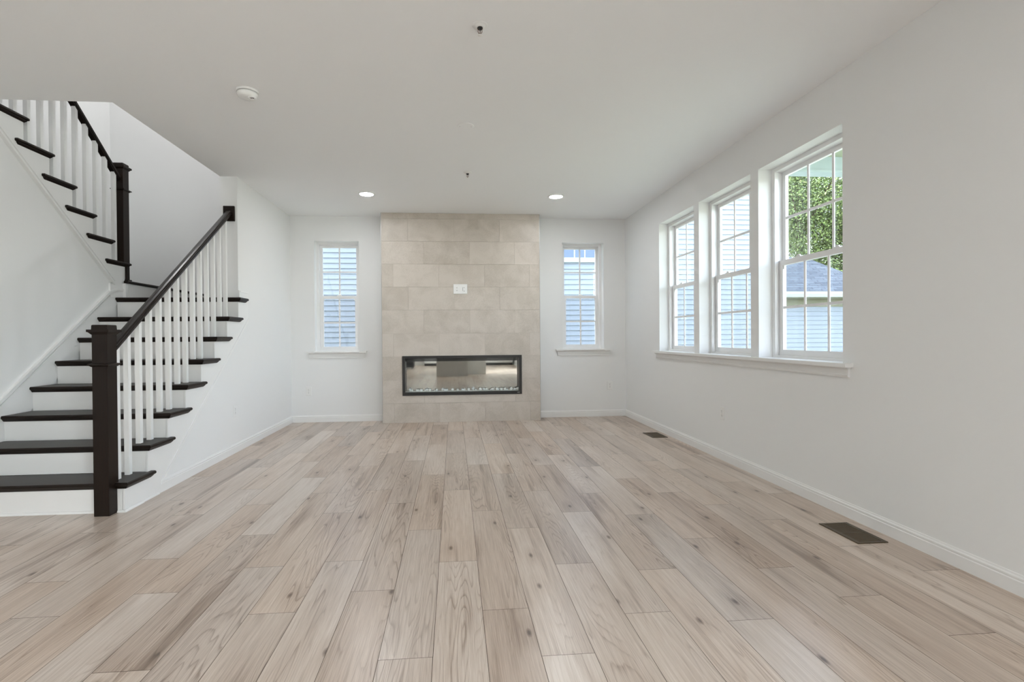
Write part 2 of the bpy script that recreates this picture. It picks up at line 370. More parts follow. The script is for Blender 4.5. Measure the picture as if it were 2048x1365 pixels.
# ------------------------------------------------------------------ windows
def window(name, w, h, cols, rows, label, with_sill, lockpos=True):
    """local frame: x along the width (0..w), y outwards from the room-side wall face, z 0..h"""
    root = empty(name, label, 'window', kind='structure')
    def ring(mb, x0, x1, z0, z1, y0, y1, l, r, b, t):
        mb.box(x0, x0+l, y0, y1, z0, z1); mb.box(x1-r, x1, y0, y1, z0, z1); mb.box(x0+l, x1-r, y0, y1, z0, z0+b); mb.box(x0+l, x1-r, y0, y1, z1-t, z1)
    f = MB(); ring(f, 0, w, 0, h, .112, .206, .026, .026, .03, .03)
    f.box(.026, .036, .112, .140, .03, h-.03); f.box(w-.036, w-.026, .112, .140, .03, h-.03)      # inner stop
    fo = f.build('frame', M_vinyl, root)
    lb = MB()
    for x in (.0265, w-.0315): lb.box(x, x+.005, .141, .149, h*.5+.03, h*.5+.1)
    lb.build('balance_cover', M_plastic, fo)
    mid = h*.5
    us = MB(); ring(us, .028, w-.028, mid-.012, h-.028, .179, .203, .038, .038, .034, .036); uo = us.build('upper_sash', M_vinyl, root, )
    ls = MB(); ring(ls, .030, w-.030, .028, mid+.022, .146, .174, .050, .050, .046, .040); lo = ls.build('lower_sash', M_vinyl, root)
    for (so, x0, x1, z0, z1, yg, nm) in ((uo, .066, w-.066, mid+.022, h-.064, .193, 'upper'), (lo, .080, w-.080, .074, mid-.018, .162, 'lower')):
        p = MB(); p.box(x0-.004, x1+.004, yg-.003, yg+.003, z0-.004, z1+.004); p.build('pane', M_glass, so)
        gr = MB()
        for i in range(1, cols): xx = x0+(x1-x0)*i/cols; gr.box(xx-.010, xx+.010, yg-.009, yg-.0035, z0, z1)
        for j in range(1, rows): zz = z0+(z1-z0)*j/rows; gr.box(x0, x1, yg-.0095, yg-.0032, zz-.010, zz+.010)
        gr.build('muntins', M_vinyl, so)
    sc = MB(); sc.face([(.0265, .1765, .0305), (w-.0265, .1765, .0305), (w-.0265, .1765, mid-.014), (.0265, .1765, mid-.014)]); sc.build('insect_screen', M_screen, root)
    if lockpos:
        for fx in ((.5,) if w < .7 else (.28, .72)):
            k = MB(); k.box(w*fx-.03, w*fx+.03, .150, .172, mid+.0222, mid+.030); k.lathe([(.012, mid+.030), (.012, mid+.040), (.006, mid+.042)], 12, (w*fx, .161, 0)); k.box(w*fx-.004, w*fx+.028, .146, .156, mid+.032, mid+.038)
            k.build('sash_lock', M_plastic, lo)
    for fx in (.0, 1.0):
        x = .085 if fx == 0 else w-.085
        k = MB(); k.box(x-.004, x+.004, .150, .160, mid-.045, mid-.0185); k.build('tilt_latch', M_plastic, lo)
    if with_sill:
        s = MB(); s.prism([(-.045,-.006),(-.05,-.0),(-.05,.010),(-.045,.016),(.112,.016),(.112,-.012),(0,-.012)], 'x', 0.0, w)
        s.v = [(x if y > -.0005 else x, y, z) for x, y, z in s.v]
        s.box(-.1, 0, -.05, -.0005, -.006, .016); s.box(w, w+.1, -.05, -.0005, -.006, .016)
        s.build('sill', M_trim, root)
        a = MB(); a.loft([[(x0, 0-.0005, z), (x0, -d, z), (x1, -d, z), (x1, -.0005, z)] for (x0, x1, d, z) in ((-.07, w+.07, .012, -.078), (-.07, w+.07, .014, -.066), (-.07, w+.07, .011, -.062), (-.075, w+.075, .014, -.022), (-.082, w+.082, .028, -.007))])
        a.build('apron', M_trim, root)
    return root
names = ['narrow white double-hung window left of the tiled fireplace', 'narrow white double-hung window right of the tiled fireplace']
for i, (a, b) in enumerate(WB):
    o = window('window_%d' % (i+1), b-a, WZ1-WZ0, 2, 2, names[i], True); o.location = (a, D, WZ0)
names = ['farthest and smallest-looking of the three right-wall windows, beside the corner', 'middle one of the three right-wall windows, showing only siding', 'nearest of the three right-wall windows, showing trees and a grey roof']
for i, (a, b) in enumerate(WR):
    o = window('window_%d' % (i+3), b-a, WZ1-WZ0, 3, 2, names[i], False); o.location = (XR, b, WZ0); o.rotation_euler = (0, 0, -PI/2)
t = empty('trim_1', 'long white window sill shared by the three right-wall windows', 'window sill', kind='structure')
s = MB(); s.box(XR-.055, XR, WR[2][0]-.085, WR[0][1]+.1, WZ0-.010, WZ0+.014)
for a, b in WR: s.box(XR-.0005, XR+.112, a, b, WZ0-.0, WZ0+.014)
s.build('sill', M_trim, t, )
a = MB(); a.loft([[(XR-.0005, y0, z), (XR-d, y0, z), (XR-d, y1, z), (XR-.0005, y1, z)] for (y0, y1, d, z) in ((WR[2][0]-.055, WR[0][1]+.075, .012, WZ0-.072), (WR[2][0]-.055, WR[0][1]+.075, .016, WZ0-.060), (WR[2][0]-.055, WR[0][1]+.075, .012, WZ0-.054), (WR[2][0]-.060, WR[0][1]+.08, .016, WZ0-.024), (WR[2][0]-.070, WR[0][1]+.09, .034, WZ0-.0105))])
a.build('apron', M_trim, t)
# unseen glass door, added behind the camera to let fill light in
dr = empty('added_door_1', 'added sliding glass door behind the camera, put in to let light in', 'door', kind='structure')
f = MB()
for y in (-4.2, -2.94, -1.65): f.box(XR+.06, XR+.14, y, y+.05 if y < -2 else y+.05, .0, 2.15)
f.box(XR+.06, XR+.14, -4.15, -1.65, 0, .06); f.box(XR+.06, XR+.14, -4.15, -1.65, 2.09, 2.15)
f.build('frame', M_vinyl, dr)
for y0, y1 in ((-4.15, -2.94), (-2.89, -1.65)):
    p = MB(); p.box(XR+.095, XR+.101, y0, y1, .06, 2.09); p.build('pane', M_glass, dr)

# ------------------------------------------------------------------ fireplace wall
w = holed('x', FPX0, FPX1, 0, H, FPY+.012, D, [(-.655, .88, .372, .858)])
fp = struct(weld(w.build('wall_fireplace', M_grout)), 'beige stone-tiled chimney wall in the middle of the back wall', 'fireplace wall')
rows = [0.0, .256, .566, .867, 1.168, 1.473, 1.774, 2.072, 2.371, 2.664, 2.7395]
offs = [[-.78, -.19, .41, 1.008], [-.586, .012, .611], [-.387, .215, .81]]
seq = [0, 2, 1, 0, 2, 1, 0, 2, 1, 0]
tl = MB(); at = []
hx0, hx1, hz0, hz1 = -.655, .88, .372, .858
def tile(x0, x1, z0, z1, c):
    # clip around the firebox opening
    if x1 <= hx0 or x0 >= hx1 or z1 <= hz0 or z0 >= hz1: rects = [(x0, x1, z0, z1)]
    else:
        rects = []
        if z0 < hz0: rects.append((x0, x1, z0, hz0))
        if z1 > hz1: rects.append((x0, x1, hz1, z1))
        za, zb = max(z0, hz0), min(z1, hz1)
        if x0 < hx0: rects.append((x0, hx0, za, zb))
        if x1 > hx1: rects.append((hx1, x1, za, zb))
    for r in rects: tl.box(r[0], r[1], FPY, FPY+.0121, r[2], r[3]); at.extend([c]*6)
for r in range(len(rows)-1):
    xs = [FPX0+.004]+offs[seq[r]]+[FPX1-.004]
    for a, b in zip(xs, xs[1:]): tile(a+.0008, b-.0008, rows[r]+.0008, rows[r+1]-.0008, (random.random(), random.random(), random.random(), 1))
tl.build('tile_cladding', M_tile, fp, attr=at)
e = MB(); e.box(FPX0-.001, FPX0+.003, FPY-.001, FPY+.012, 0, H-.0005); e.box(FPX1-.003, FPX1+.001, FPY-.001, FPY+.012, 0, H-.0005); e.build('edge_strip', M_steel, fp)

ef = empty('electric_fireplace', 'long black-framed electric fireplace set into the stone tile', 'fireplace', (0, FPY, 0))
X0, X1, Z0, Z1 = -.672, .896, .356, .874
f = MB(); fy0, fy1 = -.010, .0
def ring2(mb, x0, x1, z0, z1, y0, y1, wd):
    mb.box(x0, x0+wd, y0, y1, z0, z1); mb.box(x1-wd, x1, y0, y1, z0, z1); mb.box(x0+wd, x1-wd, y0, y1, z0, z0+wd); mb.box(x0+wd, x1-wd, y0, y1, z1-wd, z1)
ring2(f, X0, X1, Z0, Z1, fy0, fy1, .034)
f.build('frame', M_black, ef)
b = MB(); ring2(b, X0+.02, X1-.02, Z0+.02, Z1-.02, .0005, .15, .012)
b.box(X0+.032, X1-.032, .148, .15, Z0+.032, Z1-.032)
b.box(X0+.032, X1-.032, .002, .012, Z0+.032, Z0+.044)
b.build('firebox', M_black, ef)
m = MB(); m.box(X0+.033, X1-.033, .118, .122, Z0+.033, Z1-.078); m.build('mirror_screen', M_mirror, ef)
m = MB(); m.box(X0+.033, X1-.033, .113, .1475, Z1-.078, Z1-.0325); m.build('heater_grille', M_black, ef)
m = MB(); m.box(X0+.033, X1-.033, .012, .118, Z0+.033, Z0+.046); ml = m.build('media_ledge', M_gravel, ef)
m = MB(); m.box(X0+.034, X1-.034, .004, .007, Z0+.033, Z1-.033); m.build('front_glass', M_glass, ef)
m = MB()
for i, (a, hgt) in enumerate(((0, .006), (.0065, .008), (.013, .006), (.0195, .008), (.026, .007))): m.box(X1-.062+a, X1-.058+a, -.0108, -.0098, Z0+.020, Z0+.020+hgt)
mk = m.build('badge', M_steel, ef)
# stones on the ledge: each one its own thing
def stone(kind, seed):
    rnd = random.Random(seed); bm = bmesh.new(); bmesh.ops.create_icosphere(bm, subdivisions=2 if kind == 'p' else 1, radius=1)
    for v in bm.verts:
        n = v.co.normalized(); k = 1+.18*math.sin(3*n.x+seed)+.14*math.cos(4*n.y+2*seed)+(rnd.uniform(-.22, .22) if kind == 'c' else rnd.uniform(-.03, .03))
        v.co = n*k; v.co.z *= .8
    z = min(v.co.z for v in bm.verts)
    for v in bm.verts: v.co.z -= z
    me = bpy.data.meshes.new('pebble' if kind == 'p' else 'crystal'); bm.to_mesh(me); bm.free(); me.materials.append(M_pebble if kind == 'p' else M_crystal)
    if kind == 'p':
        for p in me.polygons: p.use_smooth = True
    return me
P = [stone('p', i) for i in range(5)]; Cc = [stone('c', i+20) for i in range(4)]
px = [(235,'c',1.3),(262,'p',.8),(330,'p',1),(362,'c',1.2),(398,'p',1.1),(460,'p',.8),(482,'c',1.1),(525,'p',1.1),(602,'p',.7),(628,'c',1.2),(718,'p',1.2),(752,'c',1.3),(782,'c',.9),(865,'p',1.1),(945,'p',1.05),(1018,'c',1.2),(1048,'p',1.0),(1105,'p',1.15),(1180,'c',1.4),(1214,'c',.9),(1288,'p',1.2),(1342,'c',1.2),(1380,'p',1.1),(1442,'c',.8),(1468,'p',1.15),(1536,'p',1.15),(1560,'c',.8),(1602,'p',1.1),(1657,'p',1.05),(1690,'c',.7),(1752,'p',1.25),(1808,'c',1.1),(1850,'p',1.2)]
for i, (q, kd, sc) in enumerate(px):
    x = -.631+(q-175)/(1865-175)*1.488
    me = (P if kd == 'p' else Cc)[i % (5 if kd == 'p' else 4)]
    o = bpy.data.objects.new('pebble' if kd == 'p' else 'crystal_stone', me); COL.objects.link(o)
    r = .0180*sc; o.scale = (r, r*.9, r); o.rotation_euler = (0, 0, i*1.7)
    o.location = (x, FPY+.062+.012*math.sin(i*2.1), Z0+.0464)
    if kd == 'p': tag(o, 'small rounded white pebble in the row along the bottom of the fireplace', 'pebble', 'white pebbles in the fireplace')
    else: tag(o, 'small jagged clear crystal among the white pebbles in the fireplace', 'crystal', 'clear crystals in the fireplace')

# ------------------------------------------------------------------ outlets and plates
def outlet(name, label, loc, rz, kind='duplex', group=None, m=M_plastic):
    root = empty(name, label, 'outlet', loc, rz, group)        # local: plate in xz, faces -y
    def plate(cx, nm='cover_plate'):
        p = MB(); p.loft([[(cx-w/2, y, -h/2), (cx+w/2, y, -h/2), (cx+w/2, y, h/2), (cx-w/2, y, h/2)] for (w, h, y) in ((.072, .116, -.0003), (.072, .116, -.003), (.066, .110, -.0055))])
        return p.build(nm, m, root)
    def recept(pl, cx, cz):
        r = MB(); r.prism([(cx+.0165*math.cos(a*PI/8), cz+.0145*math.sin(a*PI/8)) for a in range(16)], 'y', -.0056, -.0075); ro = r.build('receptacle', m, pl)
        s = MB(); s.box(cx-.007, cx-.005, -.0078, -.0074, cz-.001, cz+.008); s.box(cx+.005, cx+.007, -.0078, -.0074, cz-.001, cz+.007); s.box(cx-.0025, cx+.0025, -.0078, -.0074, cz-.009, cz-.005)
        for v in (s,): v.build('slots', M_slot, pl)
    if kind == 'duplex':
        pl = plate(0); recept(pl, 0, .0195); recept(pl, 0, -.0195)
        s = MB(); s.lathe([(.003, 0), (.003, .001)], 10); s.v = [(x, -.0055-z, y) for x, y, z in s.v]; s.build('screw', M_steel, pl)
    elif kind == 'pair':
        p = MB(); p.loft([[(-w/2, y, -h/2), (w/2, y, -h/2), (w/2, y, h/2), (-w/2, y, h/2)] for (w, h, y) in ((.182, .128, -.0003), (.182, .128, -.003), (.174, .120, -.006))])
        pl = p.build('cover_plate', m, root)
        r = MB(); r.box(-.062, -.028, -.0075, -.0055, -.034, .034); r.build('receptacle', m, pl)
        s = MB()
        for cz in (.017, -.017): s.box(-.051, -.048, -.0079, -.0074, cz-.004, cz+.005); s.box(-.042, -.0395, -.0079, -.0074, cz-.004, cz+.005); s.lathe([(.0025, 0), (.0025, .0004)], 8, (-.045, cz-.009, .0075)); 
        s.v = [(x, y, z) if z < .0074 or abs(z-.0075) > .0006 and abs(z-.0079) > .0006 else (x, -z, y) for x, y, z in s.v]
        s.build('slots', M_slot, pl)
        r = MB(); r.box(.028, .062, -.0075, -.0055, -.034, .034); ro = r.build('low_voltage_insert', m, pl)
        s = MB(); s.box(.031, .034, -.0079, -.0074, -.027, .022); s.box(.042, .059, -.0079, -.0074, -.030, -.026); s.box(.046, .052, -.0079, -.0074, .014, .022); s.build('slots', M_slot, pl)
    return root
outlet('wall_outlet', 'white wall outlet below the narrow window left of the fireplace', (-1.925, D, .413), 0)
outlet('wall_outlet', 'white wall outlet below the narrow window right of the fireplace', (2.158, D, .428), 0)
outlet('wall_outlet', 'white wall outlet low on the right wall under the three windows', (XR, 4.422, .415), -PI/2)
outlet('wall_outlet', 'painted-over outlet low on the left wall beyond the stairs', (XL, 5.237, .408), PI/2, m=M_wall)
outlet('media_plate', 'double white outlet plate high on the stone tile above the fireplace', (.091, FPY, 1.748), 0, 'pair')

# ------------------------------------------------------------------ floor registers
def register():
    root = empty('floor_register', '', 'vent')
    w, l = .172, .298
    f = MB()
    def fr(x0, x1, y0, y1): 
        f.loft([[(x0, y, z) for y, z in ((y0, .0002), (y1, .0002), (y1-.004, .005), (y0+.004, .005))], [(x1, y, z) for y, z in ((y0, .0002), (y1, .0002), (y1-.004, .005), (y0+.004, .005))]])
    fr(-w/2, w/2, -l/2, -l/2+.024); fr(-w/2, w/2, l/2-.024, l/2)
    f.box(-w/2, -w/2+.022, -l/2+.02, l/2-.02, .0002, .005); f.box(w/2-.022, w/2, -l/2+.02, l/2-.02, .0002, .005)
    f.box(-w/2+.022, w/2-.022, -.006, .006, .0002, .0045)
    f.build('frame', M_bronze, root)
    b = MB(); b.box(-w/2+.02, w/2-.02, -l/2+.02, l/2-.02, .0003, .0008); b.build('duct_opening', M_slot, root)
    s = MB()
    for sg in (-1, 1):
        for i in range(11):
            y = sg*(.014+i*.0105)
            s.prism([(y-.0032, .0012), (y+.0012, .0012), (y+.0035, .0044), (y-.0010, .0044)], 'x', -w/2+.022, w/2-.022)
    s.build('louvers', M_bronze, root)
    return root
r = register(); r.location = (2.214, 2.707, 0); tag(r, 'bronze floor register at right, nearest the camera')
r2_ = copy_tree(r); r2_.location = (2.236, 5.594, 0); tag(r2_, 'bronze floor register in the far right corner below the farthest window')

# ------------------------------------------------------------------ ceiling fixtures
def downlight(loc, label, group, lens=None):
    root = empty('recessed_light', label, 'ceiling light', loc, 0, group)
    t = MB(); t.lathe([(.094, -.0003), (.094, -.004), (.082, -.009), (.073, -.006), (.073, -.0004)], 36, cap=False); t.build('trim_ring', M_plastic, root, smooth=True)
    l = MB(); l.lathe([(.0725, -.003), (.0725, -.006), (.05, -.0085), (.01, -.0095)], 36); l.build('lens', lens or M_lens, root)
    return root
d0 = downlight((-.966, 5.914, H), 'lit recessed ceiling light left of the fireplace', 'lit recessed lights')
d1 = copy_tree(d0); d1.location = (1.195, 5.905, H); tag(d1, 'lit recessed ceiling light right of the fireplace')
dk = None
for i, (x, y) in enumerate(((-2.6, -.6), (.1, -.4), (-2.6, -3.0), (-1.0, -3.4), (.9, -3.4), (-2.6, -5.4), (-.9, -5.6), (1.0, -5.6))):  # added downlights, out of view, to brighten the room
    if dk is None: dk = d = downlight((x, y, H), 'added recessed kitchen light behind the camera, for fill', 'added kitchen fill lights', M_lens_kitchen_fill)
    else: d = copy_tree(dk); d.location = (x, y, H)
dh = downlight((-3.35, 2.4, H2), 'unseen recessed light added over the upstairs hall', 'added upstairs lights', M_lens_hall)  # upstairs lamps are unseen, put in to light the stairwell
d = copy_tree(dh); d.location = (-3.35, 5.6, H2); tag(d, 'unseen recessed light added over the stair landing')
d = copy_tree(dh); d.location = (-2.75, 6.5, H2); tag(d, 'unseen recessed light added over the rear of the stair landing')

sd = empty('smoke_detector', 'round white smoke detector on the ceiling near the stairs', 'smoke detector', (-1.333, 3.505, H))
m = MB(); m.lathe([(.069, -.0003), (.069, -.010), (.066, -.013)], 36); m.build('mounting_plate', M_plastic, sd, smooth=False)
m = MB(); m.lathe([(.060, -.0135), (.060, -.0155)], 36); m.build('vent_gap', M_slot, sd)
m = MB(); m.lathe([(.064, -.016), (.063, -.026), (.056, -.040), (.046, -.046), (.02, -.048)], 36); m.build('cover', M_plastic, sd, smooth=True)
m = MB(); m.lathe([(.026, -.032), (.026, -.048), (.022, -.053), (.018, -.051), (.016, -.047)], 24, (.031, -.006, 0)); bt = m.build('test_button', M_plastic, sd, smooth=True)
m = MB(); m.box(.022, .028, -.010, -.002, -.0500, -.0465); m.box(.034, .040, -.010, -.002, -.0500, -.0465); m.build('indicator', M_slot, sd)

def sprinkler(loc, label):
    root = empty('fire_sprinkler', label, 'sprinkler', loc)
    m = MB(); m.lathe([(.040, -.0003), (.040, -.002), (.034, -.005), (.026, -.004), (.024, -.011), (.018, -.013)], 28); m.build('escutcheon', M_plastic, root, smooth=True)
    m = MB(); m.lathe([(.0145, -.0135), (.0145, -.019), (.006, -.020), (.004, -.028)], 16); m.build('body', M_slot, root)
    m = MB()
    for sg in (-1, 1): m.loft([[(sg*a+dx, dy, z) for dx, dy in ((-.0016, -.0016), (.0016, -.0016), (.0016, .0016), (-.0016, .0016))] for a, z in ((.010, -.019), (.010, -.036), (.002, -.050))])
    m.lathe([(.0022, -.028), (.0022, -.050)], 10); m.build('yoke', M_brass, root)
    m = MB(); m.lathe([(.003, -.050), (.013, -.052), (.013, -.0535), (.003, -.056)], 16); m.build('deflector', M_plastic, root)
    return root
sp = sprinkler((.15, 2.69, H), 'white pendent fire sprinkler on the ceiling nearest the camera')
s2 = copy_tree(sp); s2.location = (.149, 5.092, H); tag(s2, 'small pendent fire sprinkler on the ceiling near the fireplace')
bc = empty('blank_cover', 'round white blank ceiling plate between the two sprinklers', 'cover plate', (.104, 3.975, H))
m = MB(); m.lathe([(.064, -.0003), (.064, -.002), (.060, -.0045), (.02, -.005)], 36); m.build('plate', M_ceil, bc)
for sg in (-1, 1): m = MB(); m.lathe([(.0035, -.005), (.0035, -.0062)], 10, (sg*.044, 0, 0)); m.build('screw', M_steel, bc)

# ------------------------------------------------------------------ lower stair flight
YN = [3.485+.2572*i for i in range(8)]
ZT = [.195, .383, .569, .756, .945, 1.137, 1.328, 1.528]
XS0, XS1 = -3.272, -2.098
st = empty('staircase', 'lower stair flight with dark treads and white risers behind the front post', 'staircase', (0, 0, 0))
NOSE = [(.0, -.012), (-.0, -.020), (.004, -.026), (.008, -.027)]
def tread_mesh(x0, x1, yn, depth, z, ear, sgn=1, earw=.034, ear_at='hi'):
    """dark slab with rounded nosing; nosing at yn, extends depth towards +sgn*y; ear = return nosing past the tread at the open end"""
    m = MB(); e0 = x1-earw if ear_at == 'hi' else x0
    def slab(xa, xb, ya, yb, top, bot, inset):
        rings = []
        for (i, zz) in ((.006, bot), (.0015, bot+.004), (0, bot+.010), (.0015, top-.005), (.007, top)):
            rings.append([(xa, ya+sgn*i, zz), (xb-i, ya+sgn*i, zz), (xb-i, yb-sgn*i, zz), (xa, yb-sgn*i, zz)])
        m.loft(rings)
    slab(x0, x1, yn, yn+sgn*depth, z, z-.024, 0)
    slab(e0, x1, yn+sgn*(depth-.03), yn+sgn*ear, z-.0002, z-.024, 0)
    # cove under the nosing and the open end
    for xa, xb, xi, ya, yi in ((x0, x1, 0, .030, 0), (x1-.0355, x1, 0, ear, 1)):
        rings = []
        for ins, zz in ((.010, z-.0241), (.012, z-.030), (.018, z-.037), (.024, z-.043)):
            yb = yn+sgn*(ya-(ins+.002 if yi else 0))
            rings.append([(xa, yn+sgn*ins, zz), (xb-ins, yn+sgn*ins, zz), (xb-ins, yb, zz), (xa, yb, zz)])
        m.loft(rings)
    return m
for i in range(7):
    tread_mesh(XS0, XS1, YN[i], .2850 if i < 7 else .07, ZT[i], .325).build('tread', M_wood, st)
tread_mesh(XS0, XS1, YN[7], COLY-YN[7]-.0005, ZT[7], .208).build('tread', M_wood, st)
for i in range(8):
    z0 = ZT[i-1] if i else 0.0
    m = MB(); m.box(XS0, XL+.002, YN[i]+.030, YN[i]+.048, z0+.0004, ZT[i]-.0265); m.build('riser', M_trim, st)
# outer stringer board: sawtooth top, lower edge parallel with the flight
poly = [(3.515, 0.0), (3.515, ZT[0]-.027)]
for i in range(1, 8): poly += [(YN[i]+.030, ZT[i-1]-.027), (YN[i]+.030, ZT[i]-.027)]
poly += [(5.345, ZT[7]-.027), (5.345, 1.602), (5.562, 1.602), (5.556, 1.288), (3.93, .060), (3.93, 0.0)]
m = MB(); m.prism(poly, 'x', XL+.0004, XL+.0145)
m.prism([(3.93, .085), (3.93, .060), (5.556, 1.288), (5.562, 1.3), (5.562, 1.33)], 'x', XL+.0145, XL+.0185)
m.box(XL+.0145, XL+.019, 5.36, 5.562, 1.585, 1.602)
m.build('stringer', M_trim, st)
m = MB(); q = [(0, 0), (.013, 0), (.012, .006), (.008, .012), (0, .015)]
m.loft([[(x, 3.5145-a, b) for a, b in q] for x in (XS0, -2.28)])
m.loft([[(x, 3.5145-a, b) for a, b in q] for x in (-2.175, XL+.0145)])
m.loft([[(XL+.0145+a, y, b) for a, b in q] for y in (3.5145-.012, 3.705)])
m.loft([[(XL+.0145+a*.6, y, b) for a, b in q] for y in (3.705, 3.90)])
m.build('shoe_molding', M_trim, st)
# wall skirt along the dividing wall
m = MB(); m.prism([(3.4, .0), (3.4, .247), (5.20, 1.583), (5.30, 1.62), (5.40, 1.62), (5.40, 1.53), (5.30, 1.45), (3.6, 0)], 'x', -3.2848, -3.2725)
m.prism([(3.4, .247), (5.20, 1.583), (5.30, 1.62), (5.40, 1.62), (5.40, 1.60), (5.305, 1.60), (5.215, 1.565), (3.4, .222)], 'x', -3.2725, -3.260)
m.prism([(3.4, .205), (5.20, 1.541), (5.20, 1.536), (3.4, .200)], 'x', -3.2725, -3.265)
m.build('wall_skirt', M_trim, st)
# landings behind
m = MB(); m.box(-3.225, COLX-.0005, COLY, D-.0005, 1.48, ZT[7]); m.box(XS0, -3.2255, COLY, 5.42, 1.48, ZT[7]); m.build('landing', M_wood, st)
m = MB(); m.box(-3.2595, -3.2415, 5.4205, D-.0005, ZT[7]+.0004, 1.676); m.build('riser', M_trim, st)
m = MB(); m.box(-3.2415, COLX-.0005, D-.0145, D-.0005, ZT[7]+.0004, ZT[7]+.14); m.build('landing_baseboard', M_trim, st)

# ------------------------------------------------------------------ upper flight
us = empty('staircase', 'upper stair flight at top left, climbing back over the lower flight', 'staircase')
YU = [5.506, 5.260, 5.010, 4.765, 4.515, 4.265, 4.015]; ZU = [1.887, 2.078, 2.265, 2.455, 2.643, 2.831, 3.02]
m = MB(); m.box(XF+.0005, -3.222, 5.44, D-.0005, 1.677, 1.703)
m.loft([[(-3.222, y, z) for y, z in ((5.40, 1.677), (D-.0005, 1.677), (D-.0005, 1.703), (5.40, 1.703))], [(-3.214, y, z) for y, z in ((5.405, 1.684), (D-.0005, 1.684), (D-.0005, 1.696), (5.405, 1.696))]])
m.box(-3.26, -3.222, 5.40, 5.4405, 1.677, 1.703); m.build('landing', M_wood, us)
for i in range(6):
    tread_mesh(XF+.001, -3.245, YU[i], .285, ZU[i], .362, -1).build('tread', M_wood, us)
for i in range(6):
    z0 = ZU[i-1] if i else 1.703
    m = MB(); m.box(XF+.001, -3.286, YU[i]-.048, YU[i]-.030, z0+.0004, ZU[i]-.0265); m.build('riser', M_trim, us)
zl = lambda y: 1.67+.785*(5.239-y)
poly = [(5.436, 1.66), (5.436, ZU[0]-.027)]
for i in range(1, 6): poly += [(YU[i]-.030, ZU[i-1]-.027), (YU[i]-.030, ZU[i]-.027)]
poly += [(3.95, ZU[5]-.027), (3.95, zl(3.95)), (5.239, 1.67), (5.30, 1.66)]
m = MB(); m.prism(poly, 'x', -3.2848, -3.2705)
for o0, o1, t in ((0.0, .012, .016), (.012, .036, .005), (.036, .048, .016)):
    m.prism([(3.95, zl(3.95)+o0), (5.239, 1.67+o0), (5.239+.02, 1.655+o0), (5.239+.03, 1.655+o1), (5.239, 1.67+o1), (3.95, zl(3.95)+o1)][:2]+[(5.265, 1.65+o0), (5.265, 1.65+o1)]+[(3.95, zl(3.95)+o1)], 'x', -3.2705, -3.2705+t)
m.build('stringer', M_trim, us)
m = MB(); m.box(-3.2848, -3.268, 5.21, 5.42, 1.5285, 1.66); m.box(-3.268, -3.2418, 5.397, 5.42, 1.5285, 1.6765); m.build('corner_block', M_trim, us)
# soffit closing the underside of the upper flight
m = MB(); m.prism([(5.40, 1.62), (3.74, 2.90), (3.74, 2.94), (5.40, 1.66)], 'x', XF+.001, -3.3855); m.build('soffit', M_wall, us)

# ------------------------------------------------------------------ railings
def newel(parent, cx, cy, z0, ztop, zcollar, wd=.092):
    p = MB(); p.box(cx-wd/2, cx+wd/2, cy-wd/2, cy+wd/2, z0, ztop-.048); po = p.build('newel_post', M_woodv, parent)
    c = MB(); c.frust(cx, cy, ztop-.062, ztop-.046, wd+.004, wd+.030); c.box(cx-wd/2-.020, cx+wd/2+.020, cy-wd/2-.020, cy+wd/2+.020, ztop-.046, ztop-.030); c.frust(cx, cy, ztop-.030, ztop-.004, wd+.004, wd+.002); c.frust(cx, cy, ztop-.004, ztop, wd+.002, wd-.006)
    c.build('cap', M_woodv, po)
    c = MB(); c.frust(cx, cy, zcollar-.016, zcollar-.005, wd+.006, wd+.030); c.box(cx-wd/2-.019, cx+wd/2+.019, cy-wd/2-.019, cy+wd/2+.019, zcollar-.005, zcollar+.002); c.frust(cx, cy, zcollar+.002, zcollar+.006, wd+.034, wd+.004)
    c.build('collar', M_woodv, po)
    return po
RP = [(-.022, -.056), (.022, -.056), (.022, -.046), (.030, -.040), (.031, -.030), (.026, -.022), (.029, -.012), (.022, -.003), (.008, .0), (-.008, .0), (-.022, -.003), (-.029, -.012), (-.026, -.022), (-.031, -.030), (-.030, -.040), (-.022, -.046)]
def rail(parent, cx, ya, za, yb, zb):
    m = MB(); m.loft([[(cx+a, y, z+b) for a, b in RP] for y, z in ((ya, za), (yb, zb))])
    return m.build('handrail', M_rail, parent)
def baluster(parent, cx, cy, z0, zt, slope, w=.032):
    m = MB(); h = w/2; m.loft([[(cx-h, cy-h, z0), (cx+h, cy-h, z0), (cx+h, cy+h, z0), (cx-h, cy+h, z0)], [(cx-h, cy-h, zt-slope*h), (cx+h, cy-h, zt-slope*h), (cx+h, cy+h, zt+slope*h), (cx-h, cy+h, zt+slope*h)]])
    return m.build('baluster', M_trim, parent)
lr = empty('stair_railing', 'lower stair railing with dark post, dark handrail and white balusters', 'railing')
RX = -2.225
newel(lr, RX, 3.482, .0005, 1.212, .962)
zr = lambda y: 1.122+.732*(y-3.593)
rail(lr, RX, 3.529, zr(3.529), COLY-.022, zr(COLY-.022))
m = MB(); m.box(RX-.052, RX+.055, COLY-.022, COLY-.0003, 2.292, 2.442); m.build('rosette', M_wood, lr, bevel=.002)
for k in range(14):
    y = 3.580+.1278*k if k else 3.590
    ti = max(i for i in range(8) if YN[i] < y-.012)
    baluster(lr, RX, y, ZT[ti]+.0003, zr(y)-.0555, .732)
ur = empty('stair_railing', 'upper stair railing with dark post and white balusters at top left', 'railing')
UX = -3.297
newel(ur, UX, 5.437, ZU[0]+.0003, 2.872, 2.612)
m = MB(); m.box(-3.2705, -3.2525, 5.437, 5.482, 1.7035, ZU[0]-.038); m.box(-3.276, -3.236, 5.43, 5.49, 1.7035, 1.718); m.build('newel_drop', M_woodv, ur)
zq = lambda y: 2.742+.80*(5.392-y)
